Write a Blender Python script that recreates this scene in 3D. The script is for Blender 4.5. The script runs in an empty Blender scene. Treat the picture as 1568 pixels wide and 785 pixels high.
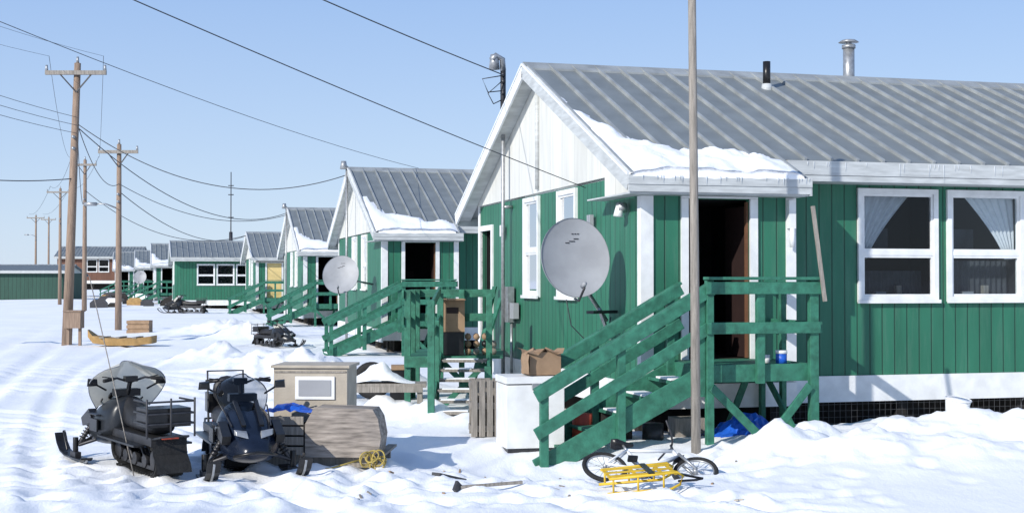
import bpy, math, random
from mathutils import Vector, Matrix, noise
random.seed(7)
scene = bpy.context.scene
COL = scene.collection
R = math.radians
TH = R(15.1)
U = Vector((math.cos(TH), math.sin(TH), 0)); V = Vector((-math.sin(TH), math.cos(TH), 0))

# ------------------------------------------------------------------ materials
def mat(name, col, rough=0.6, metal=0.0, var=0.15, vscale=6.0, bump=0.0, bscale=40.0, col2=None, stretch=(1,1,1), spec=0.4, detail=5.0):
    m = bpy.data.materials.new(name); m.use_nodes = True
    nt = m.node_tree; N = nt.nodes; L = nt.links
    b = N['Principled BSDF']
    b.inputs['Roughness'].default_value = rough
    b.inputs['Metallic'].default_value = metal
    b.inputs['Specular IOR Level'].default_value = spec
    tc = N.new('ShaderNodeTexCoord'); mp = N.new('ShaderNodeMapping'); mp.inputs['Scale'].default_value = stretch
    L.new(tc.outputs['Object'], mp.inputs['Vector'])
    n = N.new('ShaderNodeTexNoise'); n.inputs['Scale'].default_value = vscale; n.inputs['Detail'].default_value = detail
    L.new(mp.outputs[0], n.inputs['Vector'])
    r = N.new('ShaderNodeValToRGB'); r.color_ramp.elements[0].position = 0.3; r.color_ramp.elements[1].position = 0.7
    c1 = [c * (1 - var) for c in col]; c2 = list(col2) if col2 else [min(1, c * (1 + var)) for c in col]
    r.color_ramp.elements[0].color = (*c1, 1); r.color_ramp.elements[1].color = (*c2, 1)
    L.new(n.outputs['Fac'], r.inputs['Fac']); L.new(r.outputs['Color'], b.inputs['Base Color'])
    if bump > 0:
        n2 = N.new('ShaderNodeTexNoise'); n2.inputs['Scale'].default_value = bscale; n2.inputs['Detail'].default_value = 6
        L.new(mp.outputs[0], n2.inputs['Vector'])
        bp = N.new('ShaderNodeBump'); bp.inputs['Strength'].default_value = bump; bp.inputs['Distance'].default_value = 0.02
        L.new(n2.outputs['Fac'], bp.inputs['Height']); L.new(bp.outputs[0], b.inputs['Normal'])
    return m

def siding(name, col, pitch, gw=0.06, dark=0.35, var=0.12, weather=0.0):
    """vertical grooved boards; grooves every `pitch` m along x+y of house space"""
    m = mat(name, col, 0.55, 0, var, 1.6, 0, stretch=(3, 3, 0.5), detail=8)
    nt = m.node_tree; N = nt.nodes; L = nt.links; b = N['Principled BSDF']
    tc = [x for x in N if x.type == 'TEX_COORD'][0]; ramp = [x for x in N if x.type == 'VALTORGB'][0]
    sx = N.new('ShaderNodeSeparateXYZ'); L.new(tc.outputs['Object'], sx.inputs[0])
    ad = N.new('ShaderNodeMath'); ad.operation = 'ADD'; L.new(sx.outputs[0], ad.inputs[0]); L.new(sx.outputs[1], ad.inputs[1])
    dv = N.new('ShaderNodeMath'); dv.operation = 'DIVIDE'; dv.inputs[1].default_value = pitch; L.new(ad.outputs[0], dv.inputs[0])
    fr = N.new('ShaderNodeMath'); fr.operation = 'FRACT'; L.new(dv.outputs[0], fr.inputs[0])
    sb = N.new('ShaderNodeMath'); sb.operation = 'SUBTRACT'; sb.inputs[1].default_value = 0.5; L.new(fr.outputs[0], sb.inputs[0])
    ab = N.new('ShaderNodeMath'); ab.operation = 'ABSOLUTE'; L.new(sb.outputs[0], ab.inputs[0])
    mr = N.new('ShaderNodeMapRange'); mr.inputs['From Min'].default_value = gw * 0.4; mr.inputs['From Max'].default_value = gw
    L.new(ab.outputs[0], mr.inputs['Value'])
    fl = N.new('ShaderNodeMath'); fl.operation = 'FLOOR'
    ad2 = N.new('ShaderNodeMath'); ad2.operation = 'ADD'; ad2.inputs[1].default_value = 0.5
    L.new(dv.outputs[0], ad2.inputs[0]); L.new(ad2.outputs[0], fl.inputs[0])
    wn = N.new('ShaderNodeTexWhiteNoise'); wn.noise_dimensions = '1D'; L.new(fl.outputs[0], wn.inputs['W'])
    m1 = N.new('ShaderNodeMapRange'); m1.inputs['To Min'].default_value = 0.92; m1.inputs['To Max'].default_value = 1.07
    L.new(wn.outputs['Value'], m1.inputs['Value'])
    m2 = N.new('ShaderNodeMapRange'); m2.inputs['To Min'].default_value = dark; m2.inputs['To Max'].default_value = 1.0
    L.new(mr.outputs[0], m2.inputs['Value'])
    mu = N.new('ShaderNodeMath'); mu.operation = 'MULTIPLY'; L.new(m1.outputs[0], mu.inputs[0]); L.new(m2.outputs[0], mu.inputs[1])
    src = ramp.outputs['Color']
    if weather:
        nw = N.new('ShaderNodeTexNoise'); nw.inputs['Scale'].default_value = 1.1; nw.inputs['Detail'].default_value = 9; nw.inputs['Roughness'].default_value = .7
        mpw = N.new('ShaderNodeMapping'); mpw.inputs['Scale'].default_value = (6, 6, .7); L.new(tc.outputs['Object'], mpw.inputs[0]); L.new(mpw.outputs[0], nw.inputs['Vector'])
        rw_ = N.new('ShaderNodeMapRange'); rw_.inputs['From Min'].default_value = .50; rw_.inputs['From Max'].default_value = .75; rw_.inputs['To Max'].default_value = weather
        L.new(nw.outputs['Fac'], rw_.inputs['Value'])
        mxw = N.new('ShaderNodeMixRGB'); L.new(rw_.outputs[0], mxw.inputs[0]); L.new(src, mxw.inputs[1]); mxw.inputs[2].default_value = (.13, .22, .17, 1)
        src = mxw.outputs[0]
    vm = N.new('ShaderNodeVectorMath'); vm.operation = 'SCALE'
    L.new(src, vm.inputs[0]); L.new(mu.outputs[0], vm.inputs['Scale'])
    L.new(vm.outputs[0], b.inputs['Base Color'])
    bp = N.new('ShaderNodeBump'); bp.inputs['Strength'].default_value = 0.6; bp.inputs['Distance'].default_value = 0.01
    L.new(mr.outputs[0], bp.inputs['Height']); L.new(bp.outputs[0], b.inputs['Normal'])
    return m

M = {}
M['green'] = siding('green_siding', (0.024, 0.145, 0.086), 0.2, weather=.32)
M['darkgreen'] = siding('dark_green_siding', (0.02, 0.07, 0.05), 0.4)
M['greenwood'] = mat('green_painted_wood', (0.030, 0.148, 0.096), 0.62, 0, 0.32, 9, 0.3, 30, detail=9)
M['whitesid'] = siding('white_gable_siding', (0.62, 0.62, 0.58), 0.62, 0.012, 0.65, 0.10)
M['white'] = mat('white_paint', (0.72, 0.73, 0.73), 0.5, 0, 0.10, 5, 0.1)
M['fascia'] = mat('weathered_fascia', (0.46, 0.48, 0.48), 0.5, 0, 0.18, 3, 0.1, stretch=(1, 1, 6))
M['roof'] = mat('galvanised_roof', (0.195, 0.215, 0.22), 0.5, 0.15, 0.13, 2.6, 0.05, 60, stretch=(1, 0.8, 1), detail=10)
M['rib'] = mat('roof_rib_metal', (0.30, 0.32, 0.325), 0.5, 0.1, 0.2, 3)
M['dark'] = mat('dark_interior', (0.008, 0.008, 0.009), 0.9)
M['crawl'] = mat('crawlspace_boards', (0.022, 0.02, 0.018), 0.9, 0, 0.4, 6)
M['wood'] = mat('grey_weathered_wood', (0.27, 0.245, 0.215), 0.85, 0, 0.3, 5, 0.5, 40, stretch=(8, 8, 0.7))
M['pole'] = mat('utility_pole_wood', (0.27, 0.195, 0.145), 0.85, 0, 0.3, 5, 0.5, 30, stretch=(8, 8, 0.5))
M['ply'] = mat('weathered_plywood', (0.27, 0.235, 0.205), 0.8, 0, 0.55, 3, 0.3, 30, stretch=(1.2, 3, 9), detail=10)
M['beige'] = mat('beige_painted_plywood', (0.40, 0.355, 0.29), 0.7, 0, 0.15, 4, 0.2)
M['card'] = mat('cardboard', (0.30, 0.20, 0.125), 0.85, 0, 0.15, 6, 0.1)
M['black'] = mat('black_plastic', (0.012, 0.012, 0.013), 0.32, 0, 0.3, 12)
M['rubber'] = mat('black_rubber', (0.016, 0.016, 0.016), 0.8, 0, 0.3, 20, 0.4)
M['seat'] = mat('black_vinyl_seat', (0.018, 0.018, 0.02), 0.5, 0, 0.3, 10, 0.1)
M['bluehood'] = mat('dark_navy_hood', (0.009, 0.014, 0.028), 0.25, 0.1, 0.2, 8)
M['greyhood'] = mat('charcoal_hood', (0.022, 0.025, 0.03), 0.3, 0.1, 0.2, 8)
M['steel'] = mat('galvanised_steel', (0.36, 0.37, 0.38), 0.4, 0.6, 0.2, 15)
M['metal'] = mat('dark_metal', (0.06, 0.06, 0.065), 0.45, 0.6, 0.2, 15)
M['dish'] = mat('grey_dish_paint', (0.31, 0.32, 0.34), 0.5, 0, 0.12, 3, detail=9)
M['yellow'] = mat('yellow_paint', (0.60, 0.40, 0.03), 0.5, 0, 0.15, 9)
M['yellowdoor'] = mat('cream_door', (0.72, 0.55, 0.24), 0.5, 0, 0.08, 5)
M['blue'] = mat('blue_tarp', (0.015, 0.10, 0.50), 0.4, 0, 0.25, 8, 0.5, 14)
M['red'] = mat('red_paint', (0.40, 0.06, 0.03), 0.5)
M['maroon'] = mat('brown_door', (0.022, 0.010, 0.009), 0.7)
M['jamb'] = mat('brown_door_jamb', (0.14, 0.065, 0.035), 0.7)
M['brick'] = siding('brown_cladding', (0.15, 0.07, 0.045), 0.6, 0.03, 0.6)
M['wire'] = mat('black_cable', (0.05, 0.055, 0.065), 0.6)
M['curtain'] = mat('white_curtain', (0.75, 0.75, 0.78), 0.9, 0, 0.06, 12)
M['rope'] = mat('yellow_rope', (0.38, 0.29, 0.08), 0.8, 0, 0.2, 30)
M['orange'] = mat('ochre_wood', (0.34, 0.21, 0.08), 0.7, 0, .2)
M['sheer'] = mat('grey_sheer_curtain', (0.055, 0.06, 0.07), 0.9, 0, 0.3, 5)
M['ice'] = mat('icicle_ice', (0.6, 0.64, 0.68), 0.15, 0, .05)
M['mesh'] = mat('wire_mesh', (0.12, 0.12, 0.12), 0.5, .5)

def glass_mat(name, tint, base, gl=0.05, f=.62):
    m = bpy.data.materials.new(name); m.use_nodes = True
    nt = m.node_tree; N = nt.nodes; L = nt.links
    for n in list(N):
        if n.type != 'OUTPUT_MATERIAL': N.remove(n)
    out = [n for n in N if n.type == 'OUTPUT_MATERIAL'][0]
    tr = N.new('ShaderNodeBsdfTransparent'); tr.inputs[0].default_value = (*tint, 1)
    gs = N.new('ShaderNodeBsdfGlossy'); gs.inputs['Roughness'].default_value = gl
    fr = N.new('ShaderNodeFresnel'); fr.inputs[0].default_value = 1.45
    mx = N.new('ShaderNodeMixShader'); L.new(fr.outputs[0], mx.inputs[0]); L.new(tr.outputs[0], mx.inputs[1]); L.new(gs.outputs[0], mx.inputs[2])
    if base:
        df = N.new('ShaderNodeBsdfDiffuse'); df.inputs[0].default_value = (*base, 1)
        tl = N.new('ShaderNodeBsdfTranslucent'); tl.inputs[0].default_value = (*base, 1)
        ma = N.new('ShaderNodeMixShader'); ma.inputs[0].default_value = 0.35; L.new(df.outputs[0], ma.inputs[1]); L.new(tl.outputs[0], ma.inputs[2])
        m3 = N.new('ShaderNodeMixShader'); m3.inputs[0].default_value = f
        L.new(mx.outputs[0], m3.inputs[1]); L.new(ma.outputs[0], m3.inputs[2]); L.new(m3.outputs[0], out.inputs[0])
    else:
        L.new(mx.outputs[0], out.inputs[0])
    return m
M['glass'] = glass_mat('window_glass', (0.72, 0.78, 0.8), None)
M['wshield'] = glass_mat('windshield_plastic', (0.9, 0.88, 0.8), (0.80, 0.77, 0.67), 0.15, .8)
M['darkshield'] = glass_mat('clear_windshield', (.45, .47, .5), None)

def snow_mat():
    m = bpy.data.materials.new('snow'); m.use_nodes = True
    nt = m.node_tree; N = nt.nodes; L = nt.links; b = N['Principled BSDF']
    b.inputs['Roughness'].default_value = 0.65; b.inputs['Specular IOR Level'].default_value = 0.2
    tc = N.new('ShaderNodeTexCoord')
    n0 = N.new('ShaderNodeTexNoise'); n0.inputs['Scale'].default_value = 0.35; n0.inputs['Detail'].default_value = 8
    L.new(tc.outputs['Object'], n0.inputs['Vector'])
    r = N.new('ShaderNodeValToRGB'); r.color_ramp.elements[0].position = 0.3; r.color_ramp.elements[1].position = 0.65
    r.color_ramp.elements[0].color = (0.82, 0.835, 0.86, 1); r.color_ramp.elements[1].color = (0.91, 0.915, 0.925, 1)
    L.new(n0.outputs['Fac'], r.inputs['Fac']); L.new(r.outputs[0], b.inputs['Base Color'])
    prev = None
    for sc, dist, st in ((3.0, 0.022, 0.5), (11.0, 0.016, 0.55), (45.0, 0.006, 0.6)):
        n = N.new('ShaderNodeTexNoise'); n.inputs['Scale'].default_value = sc; n.inputs['Detail'].default_value = 7; n.inputs['Roughness'].default_value = 0.65
        mp = N.new('ShaderNodeMapping'); mp.inputs['Scale'].default_value = (1.0, 0.5, 1)
        mp.inputs['Rotation'].default_value = (0, 0, -0.9)
        L.new(tc.outputs['Object'], mp.inputs[0]); L.new(mp.outputs[0], n.inputs['Vector'])
        bp = N.new('ShaderNodeBump'); bp.inputs['Strength'].default_value = st; bp.inputs['Distance'].default_value = dist
        L.new(n.outputs['Fac'], bp.inputs['Height'])
        if prev: L.new(prev.outputs[0], bp.inputs['Normal'])
        prev = bp
    L.new(prev.outputs[0], b.inputs['Normal'])
    return m
M['snow'] = snow_mat()

# ------------------------------------------------------------------ builder
class B:
    def __init__(s, mtx=None):
        s.v = []; s.f = []; s.m = []; s.mats = []; s.mtx = mtx; s.sm = []; s.cup = None
    def mi(s, k):
        if k not in s.mats: s.mats.append(k)
        return s.mats.index(k)
    def add(s, vs, fs, k, smooth=False):
        o = len(s.v)
        for p in vs:
            p = Vector(p)
            if s.mtx is not None: p = s.mtx @ p
            s.v.append(p)
        i = s.mi(k)
        for f in fs:
            s.f.append([o + a for a in f]); s.m.append(i); s.sm.append(smooth)
    def box(s, x0, x1, y0, y1, z0, z1, k):
        vs = [(x, y, z) for x in (x0, x1) for y in (y0, y1) for z in (z0, z1)]
        s.add(vs, [(0, 1, 3, 2), (4, 6, 7, 5), (0, 4, 5, 1), (2, 3, 7, 6), (0, 2, 6, 4), (1, 5, 7, 3)], k)
    def beam(s, p, q, w, h, k, up=(0, 0, 1)):
        p = Vector(p); q = Vector(q); d = (q - p).normalized(); up = Vector(up)
        if abs(d.dot(up)) > 0.98: up = Vector((0, 1, 0))
        sd = d.cross(up).normalized() * w / 2; u2 = sd.cross(d).normalized() * h / 2
        vs = [c + a * sd + b_ * u2 for c in (p, q) for a, b_ in ((-1, -1), (1, -1), (1, 1), (-1, 1))]
        s.add(vs, [(0, 3, 2, 1), (4, 5, 6, 7), (0, 1, 5, 4), (1, 2, 6, 5), (2, 3, 7, 6), (3, 0, 4, 7)], k)
    def tube(s, pts, r, k, seg=8, r2=None, closed=False, caps=True):
        pts = [Vector(p) for p in pts]; n = len(pts); vs = []; fs = []
        for i, p in enumerate(pts):
            if closed: d = pts[(i + 1) % n] - pts[i - 1]
            else: d = pts[min(i + 1, n - 1)] - pts[max(i - 1, 0)]
            d.normalize()
            up = Vector((0, 0, 1)) if abs(d.z) < 0.9 else Vector((1, 0, 0))
            if closed and s.cup is not None: up = s.cup
            a = d.cross(up).normalized(); b_ = a.cross(d).normalized()
            rr = r if r2 is None else r + (r2 - r) * i / (n - 1)
            for j in range(seg):
                t = 2 * math.pi * j / seg
                vs.append(p + a * math.cos(t) * rr + b_ * math.sin(t) * rr)
        for i in range(n if closed else n - 1):
            for j in range(seg):
                a0 = i * seg + j; a1 = i * seg + (j + 1) % seg; i2 = (i + 1) % n
                fs.append((a0, a1, i2 * seg + (j + 1) % seg, i2 * seg + j))
        if not closed and caps:
            fs.append(tuple(range(seg))[::-1]); fs.append(tuple((n - 1) * seg + j for j in range(seg)))
        s.add(vs, fs, k, True)
    def cyl(s, p, q, r, k, r2=None, seg=12): s.tube([p, q], r, k, seg, r2)
    def ring(s, c, axis, r, tr, k, n=28, seg=6):
        axis = Vector(axis).normalized(); u = axis.orthogonal().normalized(); w = axis.cross(u)
        s.cup = axis
        s.tube([Vector(c) + u * math.cos(2 * math.pi * i / n) * r + w * math.sin(2 * math.pi * i / n) * r for i in range(n)], tr, k, seg, closed=True)
    def prism(s, poly, ax, t0, t1, k):
        n = len(poly); vs = []
        for t in (t0, t1):
            for p in poly:
                c = list(p); c.insert(ax, t); vs.append(c)
        fs = [tuple(range(n)), tuple(range(n, 2 * n))[::-1]] + [(i, (i + 1) % n, n + (i + 1) % n, n + i) for i in range(n)]
        s.add(vs, fs, k)
    def loft(s, secs, k, smooth=True, cap=True):
        n = len(secs[0]); vs = [p for sec in secs for p in sec]; fs = []
        for i in range(len(secs) - 1):
            for j in range(n):
                fs.append((i * n + j, i * n + (j + 1) % n, (i + 1) * n + (j + 1) % n, (i + 1) * n + j))
        if cap: fs += [tuple(range(n)), tuple((len(secs) - 1) * n + j for j in range(n))]
        s.add(vs, fs, k, smooth)
    def sheet(s, grid, k, smooth=True):
        w = len(grid[0]); vs = [p for r in grid for p in r]
        fs = [(i * w + j, i * w + j + 1, (i + 1) * w + j + 1, (i + 1) * w + j) for i in range(len(grid) - 1) for j in range(w - 1)]
        s.add(vs, fs, k, smooth)
    def finish(s, name, parent=None, bevel=0, sub=0, recalc=True):
        me = bpy.data.meshes.new(name)
        me.from_pydata([tuple(p) for p in s.v], [], s.f)
        for k in s.mats: me.materials.append(M[k])
        for p, i, sm in zip(me.polygons, s.m, s.sm): p.material_index = i; p.use_smooth = sm
        if recalc:
            import bmesh
            bm = bmesh.new(); bm.from_mesh(me); bmesh.ops.recalc_face_normals(bm, faces=bm.faces); bm.to_mesh(me); bm.free()
        o = bpy.data.objects.new(name, me); COL.objects.link(o)
        if parent: o.parent = parent
        if bevel:
            md = o.modifiers.new('bevel', 'BEVEL'); md.width = bevel; md.segments = 2; md.limit_method = 'ANGLE'; md.angle_limit = R(50)
        if sub:
            md = o.modifiers.new('sub', 'SUBSURF'); md.levels = sub; md.render_levels = sub
        return o

def empty(name, loc=(0, 0, 0), rz=0, scale=1, rot=None):
    e = bpy.data.objects.new(name, None); COL.objects.link(e); e.location = loc
    e.rotation_euler = rot if rot else (0, 0, rz); e.scale = (scale,) * 3 if not isinstance(scale, tuple) else scale
    e.empty_display_size = 0.3
    return e

def sm(a, b, x):
    t = max(0, min(1, (x - a) / (b - a))); return t * t * (3 - 2 * t)
def fn(x, y, z=0, o=4): return noise.fractal(Vector((x, y, z)), 0.9, 2.1, o)

# ------------------------------------------------------------------ terrain
HO = Vector((1.71, 17.72, 0))         # near house origin (porch front-left corner)
feet = []
for i in range(200):
    fx = random.gauss(0.6, 2.4); fy = random.uniform(12.2, 19); feet.append((fx, fy, random.uniform(0.015, 0.04)))
for k in range(7):                    # walking trails
    x, y = random.uniform(-5, 5), random.uniform(11.8, 14.5); dx, dy = random.uniform(-.5, .5), random.uniform(.1, .5)
    for i in range(14):
        feet.append((x + (i % 2) * .15, y, .045)); x += dx; y += dy
fgrid = {}
for f in feet: fgrid.setdefault((int(f[0] // 0.5), int(f[1] // 0.5)), []).append(f)
mounds = [(-1.2, 19.9, .55, .22), (-1.9, 20.6, .5, .25), (-.6, 19.2, .45, .12), (-3.1, 24.5, .9, .45), (-2.2, 25.5, .8, .4), (-5.5, 30, 1.3, .4),
          (-7.5, 34.5, 1.2, .35), (-4.2, 29, 1.1, .4), (3.1, 15.6, .5, .26), (4.0, 15.2, .6, .25), (4.5, 16.1, .5, .2), (3.6, 16.3, .4, .18), (5.4, 16.3, .8, .22), (6.6, 16.0, .9, .26),
          (8.2, 16.5, 1.0, .35), (2.6, 15.2, .4, .1), (5.0, 14.9, .7, .12), (7.5, 15.2, .9, .16), (-11, 52, 2, .5), (-15, 70, 2.5, .6), (-19, 80, 3, .6), (-9, 47, 1.5, .5)]
def gz(x, y):
    z = 0.07 * fn(x * .09, y * .09, 3.1, 3) * sm(6, 40, math.hypot(x, y)) + .014 * fn(x * .4, y * .4, 1.0, 4)
    z += 0.007 * fn(x * 1.9, y * 1.2, 5.0, 3)
    if y > 60:
        return z + 0.25 * max(0, fn(x * .06, y * .03, 9, 4)) * sm(60, 110, y) * (1 - sm(200, 600, y))
    m = sm(2.0, 3.4, x) * sm(13.2, 15.4, y) * (1 - sm(17.6, 18.9, y - .26 * (x - 4)))
    if m > 0:
        # shovelled, clumpy bank
        c = noise.voronoi(Vector((x * 2.3, y * 2.3, 1.0)))[0]
        c2 = noise.voronoi(Vector((x * 5.5, y * 5.5, 4.0)))[0]
        z += m * (0.12 + .09 * fn(x * .9, y * .9, 7, 5)) + m * (.09 * (.5 - c[0]) + .04 * (.4 - c2[0])) * (.4 + abs(fn(x * .6, y * .6, 11, 2)) * 1.6)
    z += .10 * sm(2.5, 7, x) * sm(11.5, 15, y) * (1 - sm(17.5, 19, y))
    for mx, my, r, h in mounds:
        d = math.hypot(x - mx, y - my)
        if d < r * 2: z += h * math.exp(-(d / r) ** 2 * 1.6) * (1 + .5 * fn(x * 3, y * 3, 4, 5))
    z -= .26 * math.exp(-((x - .25) / 1.3) ** 2 - ((y - 15.3) / 1.0) ** 2)
    tr = 0
    for c, k2, w, dp in ((-9.5, 0.0, .22, .06), (-10.9, .0, .22, .06), (-7.2, .012, .18, .05), (-4.9, .012, .18, .05), (-13.5, -.006, .25, .06), (-8.3, .004, .16, .04), (-12.1, -.002, .2, .05)):
        f = c - .27 * (y - 25) + k2 * (y - 25) ** 2
        q = (x - f) / w
        if abs(q) < 3: tr += -dp * math.exp(-q * q) + dp * .6 * math.exp(-(abs(q) - 1.6) ** 2 * 3)
    for cx, cy, rr, w in ((-14, 9, 12.5, .13), (-14, 9, 13.4, .13), (-20, 14, 17.5, .15), (-20, 14, 18.4, .15), (-4, -3, 16.4, .12), (-9, 36, 10, .18), (-9, 36, 11.2, .18), (-12, 2, 17.4, .13), (-16, 19, 13, .13), (-16, 19, 13.7, .13),
                          (-3, 34, 19.5, .13), (-3, 34, 20.4, .13), (-10, 30, 13.0, .15), (-10, 30, 13.9, .15), (-1, 40, 27.6, .12), (-18, 40, 17, .2), (-18, 40, 18.1, .2)):
        q = (math.hypot(x - cx, y - cy) - rr) / w
        if abs(q) < 3: tr += -.038 * math.exp(-q * q) + .028 * math.exp(-(abs(q) - 1.6) ** 2 * 3)
    z += tr * (1 - sm(2, 3.5, x)) * (.6 + .8 * abs(fn(x * .3, y * .3, 8, 2)))
    gx, gy = int(x // .5), int(y // .5)
    for i in (-1, 0, 1):
        for j in (-1, 0, 1):
            for fx, fy, fd in fgrid.get((gx + i, gy + j), ()):
                d2 = (x - fx) ** 2 / .010 + (y - fy) ** 2 / .024
                if d2 < 6: z += -fd * math.exp(-d2) + fd * .35 * math.exp(-(math.sqrt(d2) - 1.7) ** 2 * 4)
    d = Vector((x, y, 0)) - HO; a = d.dot(U); b_ = d.dot(V)
    mh = sm(-.2, .5, a) * sm(.2, 1.2, b_) * (1 - sm(8.5, 10, b_))
    z = z * (1 - mh) - .15 * mh
    return z

def axis_vals(lo, hi, fine, c0, c1, g):
    vals = []; x = c0
    while x < c1: vals.append(x); x += fine
    st = fine
    while x < hi: vals.append(x); st *= g; x += st
    vals.append(hi)
    x = c0; st = fine; left = []
    while True:
        st *= g; x -= st
        if x < lo: break
        left.append(x)
    left.append(lo)
    return left[::-1] + vals
xs = axis_vals(-2500, 2500, .07, -7.5, 9.0, 1.03)
ys = []
y = 10.5
while y < 4000: ys.append(y); y += .0055 * y if y < 60 else .02 * y
yb = []; y = 10.5; st = .07
while y > -400: st *= 1.2; y -= st; yb.append(y)
ys = yb[::-1] + ys
b = B(); grid = [[(x, y, gz(x, y)) for x in xs] for y in ys]
b.sheet(grid, 'snow'); b.finish('snow_ground', recalc=False)

# ------------------------------------------------------------------ house parts
def wall_open(b, mp, s0, s1, z0, z1, ops, d0, d1, k):
    ed = sorted({s0, s1, *[o[0] for o in ops], *[o[1] for o in ops]})
    for e0, e1 in zip(ed[:-1], ed[1:]):
        o = [q for q in ops if q[0] <= e0 + 1e-6 and q[1] >= e1 - 1e-6]
        if o:
            if o[0][2] > z0 + .01: mp(e0, e1, d0, d1, z0, o[0][2], k)
            if o[0][3] < z1 - .01: mp(e0, e1, d0, d1, o[0][3], z1, k)
        else: mp(e0, e1, d0, d1, z0, z1, k)

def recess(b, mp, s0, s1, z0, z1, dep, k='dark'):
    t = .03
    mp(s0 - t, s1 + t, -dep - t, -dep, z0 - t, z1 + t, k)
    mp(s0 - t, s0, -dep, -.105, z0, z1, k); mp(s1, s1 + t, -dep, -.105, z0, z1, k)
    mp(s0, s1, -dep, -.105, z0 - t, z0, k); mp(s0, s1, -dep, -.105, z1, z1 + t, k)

def window(b, mp, pt, s0, s1, z0, z1, zr, cur=None):
    w = .075
    mp(s0, s0 + w, -.06, .045, z0, z1, 'white'); mp(s1 - w, s1, -.06, .045, z0, z1, 'white')
    mp(s0 + w, s1 - w, -.06, .045, z1 - w, z1, 'white'); mp(s0 + w, s1 - w, -.06, .045, z0, z0 + w, 'white')
    mp(s0 - .02, s1 + .02, .048, .075, z0 - .02, z0 + .03, 'white')
    i0, i1, j0, j1 = s0 + w, s1 - w, z0 + w, z1 - w
    q = .035
    for a0, a1 in ((j0, zr - .03), (zr + .03, j1)):
        mp(i0, i0 + q, -.04, .02, a0, a1, 'white'); mp(i1 - q, i1, -.04, .02, a0, a1, 'white')
        mp(i0 + q, i1 - q, -.04, .02, a1 - q, a1, 'white'); mp(i0 + q, i1 - q, -.04, .02, a0, a0 + q, 'white')
    mp(i0, i1, -.045, .03, zr - .03, zr + .03, 'white')
    g = [[pt(i0 + q, -.01, zz), pt(i1 - q, -.01, zz)] for zz in (j0, j1)]
    b.sheet(g, 'glass', False)
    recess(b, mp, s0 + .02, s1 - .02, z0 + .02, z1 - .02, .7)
    if cur:
        rows = []
        W = i1 - i0
        for i in range(25):
            t = i / 24; zz = j1 + .02 - t * (j1 - zr + .1)
            wd = W * (.62 * (1 - t) ** 1.3 + .14)
            row = []
            for j in range(41):
                u = j / 40; off = .02 * math.sin(u * 38 + t * 2) * (1 - .3 * t)
                ss = u * wd
                row.append(pt(i0 + ss if cur == 'L' else i1 - ss, -.14 + off, zz + .0))
            rows.append(row)
        b.sheet(rows, 'curtain')
        rows = []
        for i in range(2):
            rows.append([pt(i0 + W * j / 60, -.30 + .018 * math.sin(j * 1.3 + i), (j0, zr - .25 if cur == 'L' else zr - .1)[i]) for j in range(61)])
        b.sheet(rows, 'sheer')
        mp(i0 + W * .3, i0 + W * .62, -.62, -.5, zr + .0, zr + .38, 'sheer')
        mp(i0 + W * .55, i0 + W * .62, -.2, -.12, j0, j0 + .16, 'wood'); mp(i0 + W * .25, i0 + W * .4, -.2, -.12, j0, j0 + .07, 'dish')

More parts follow.
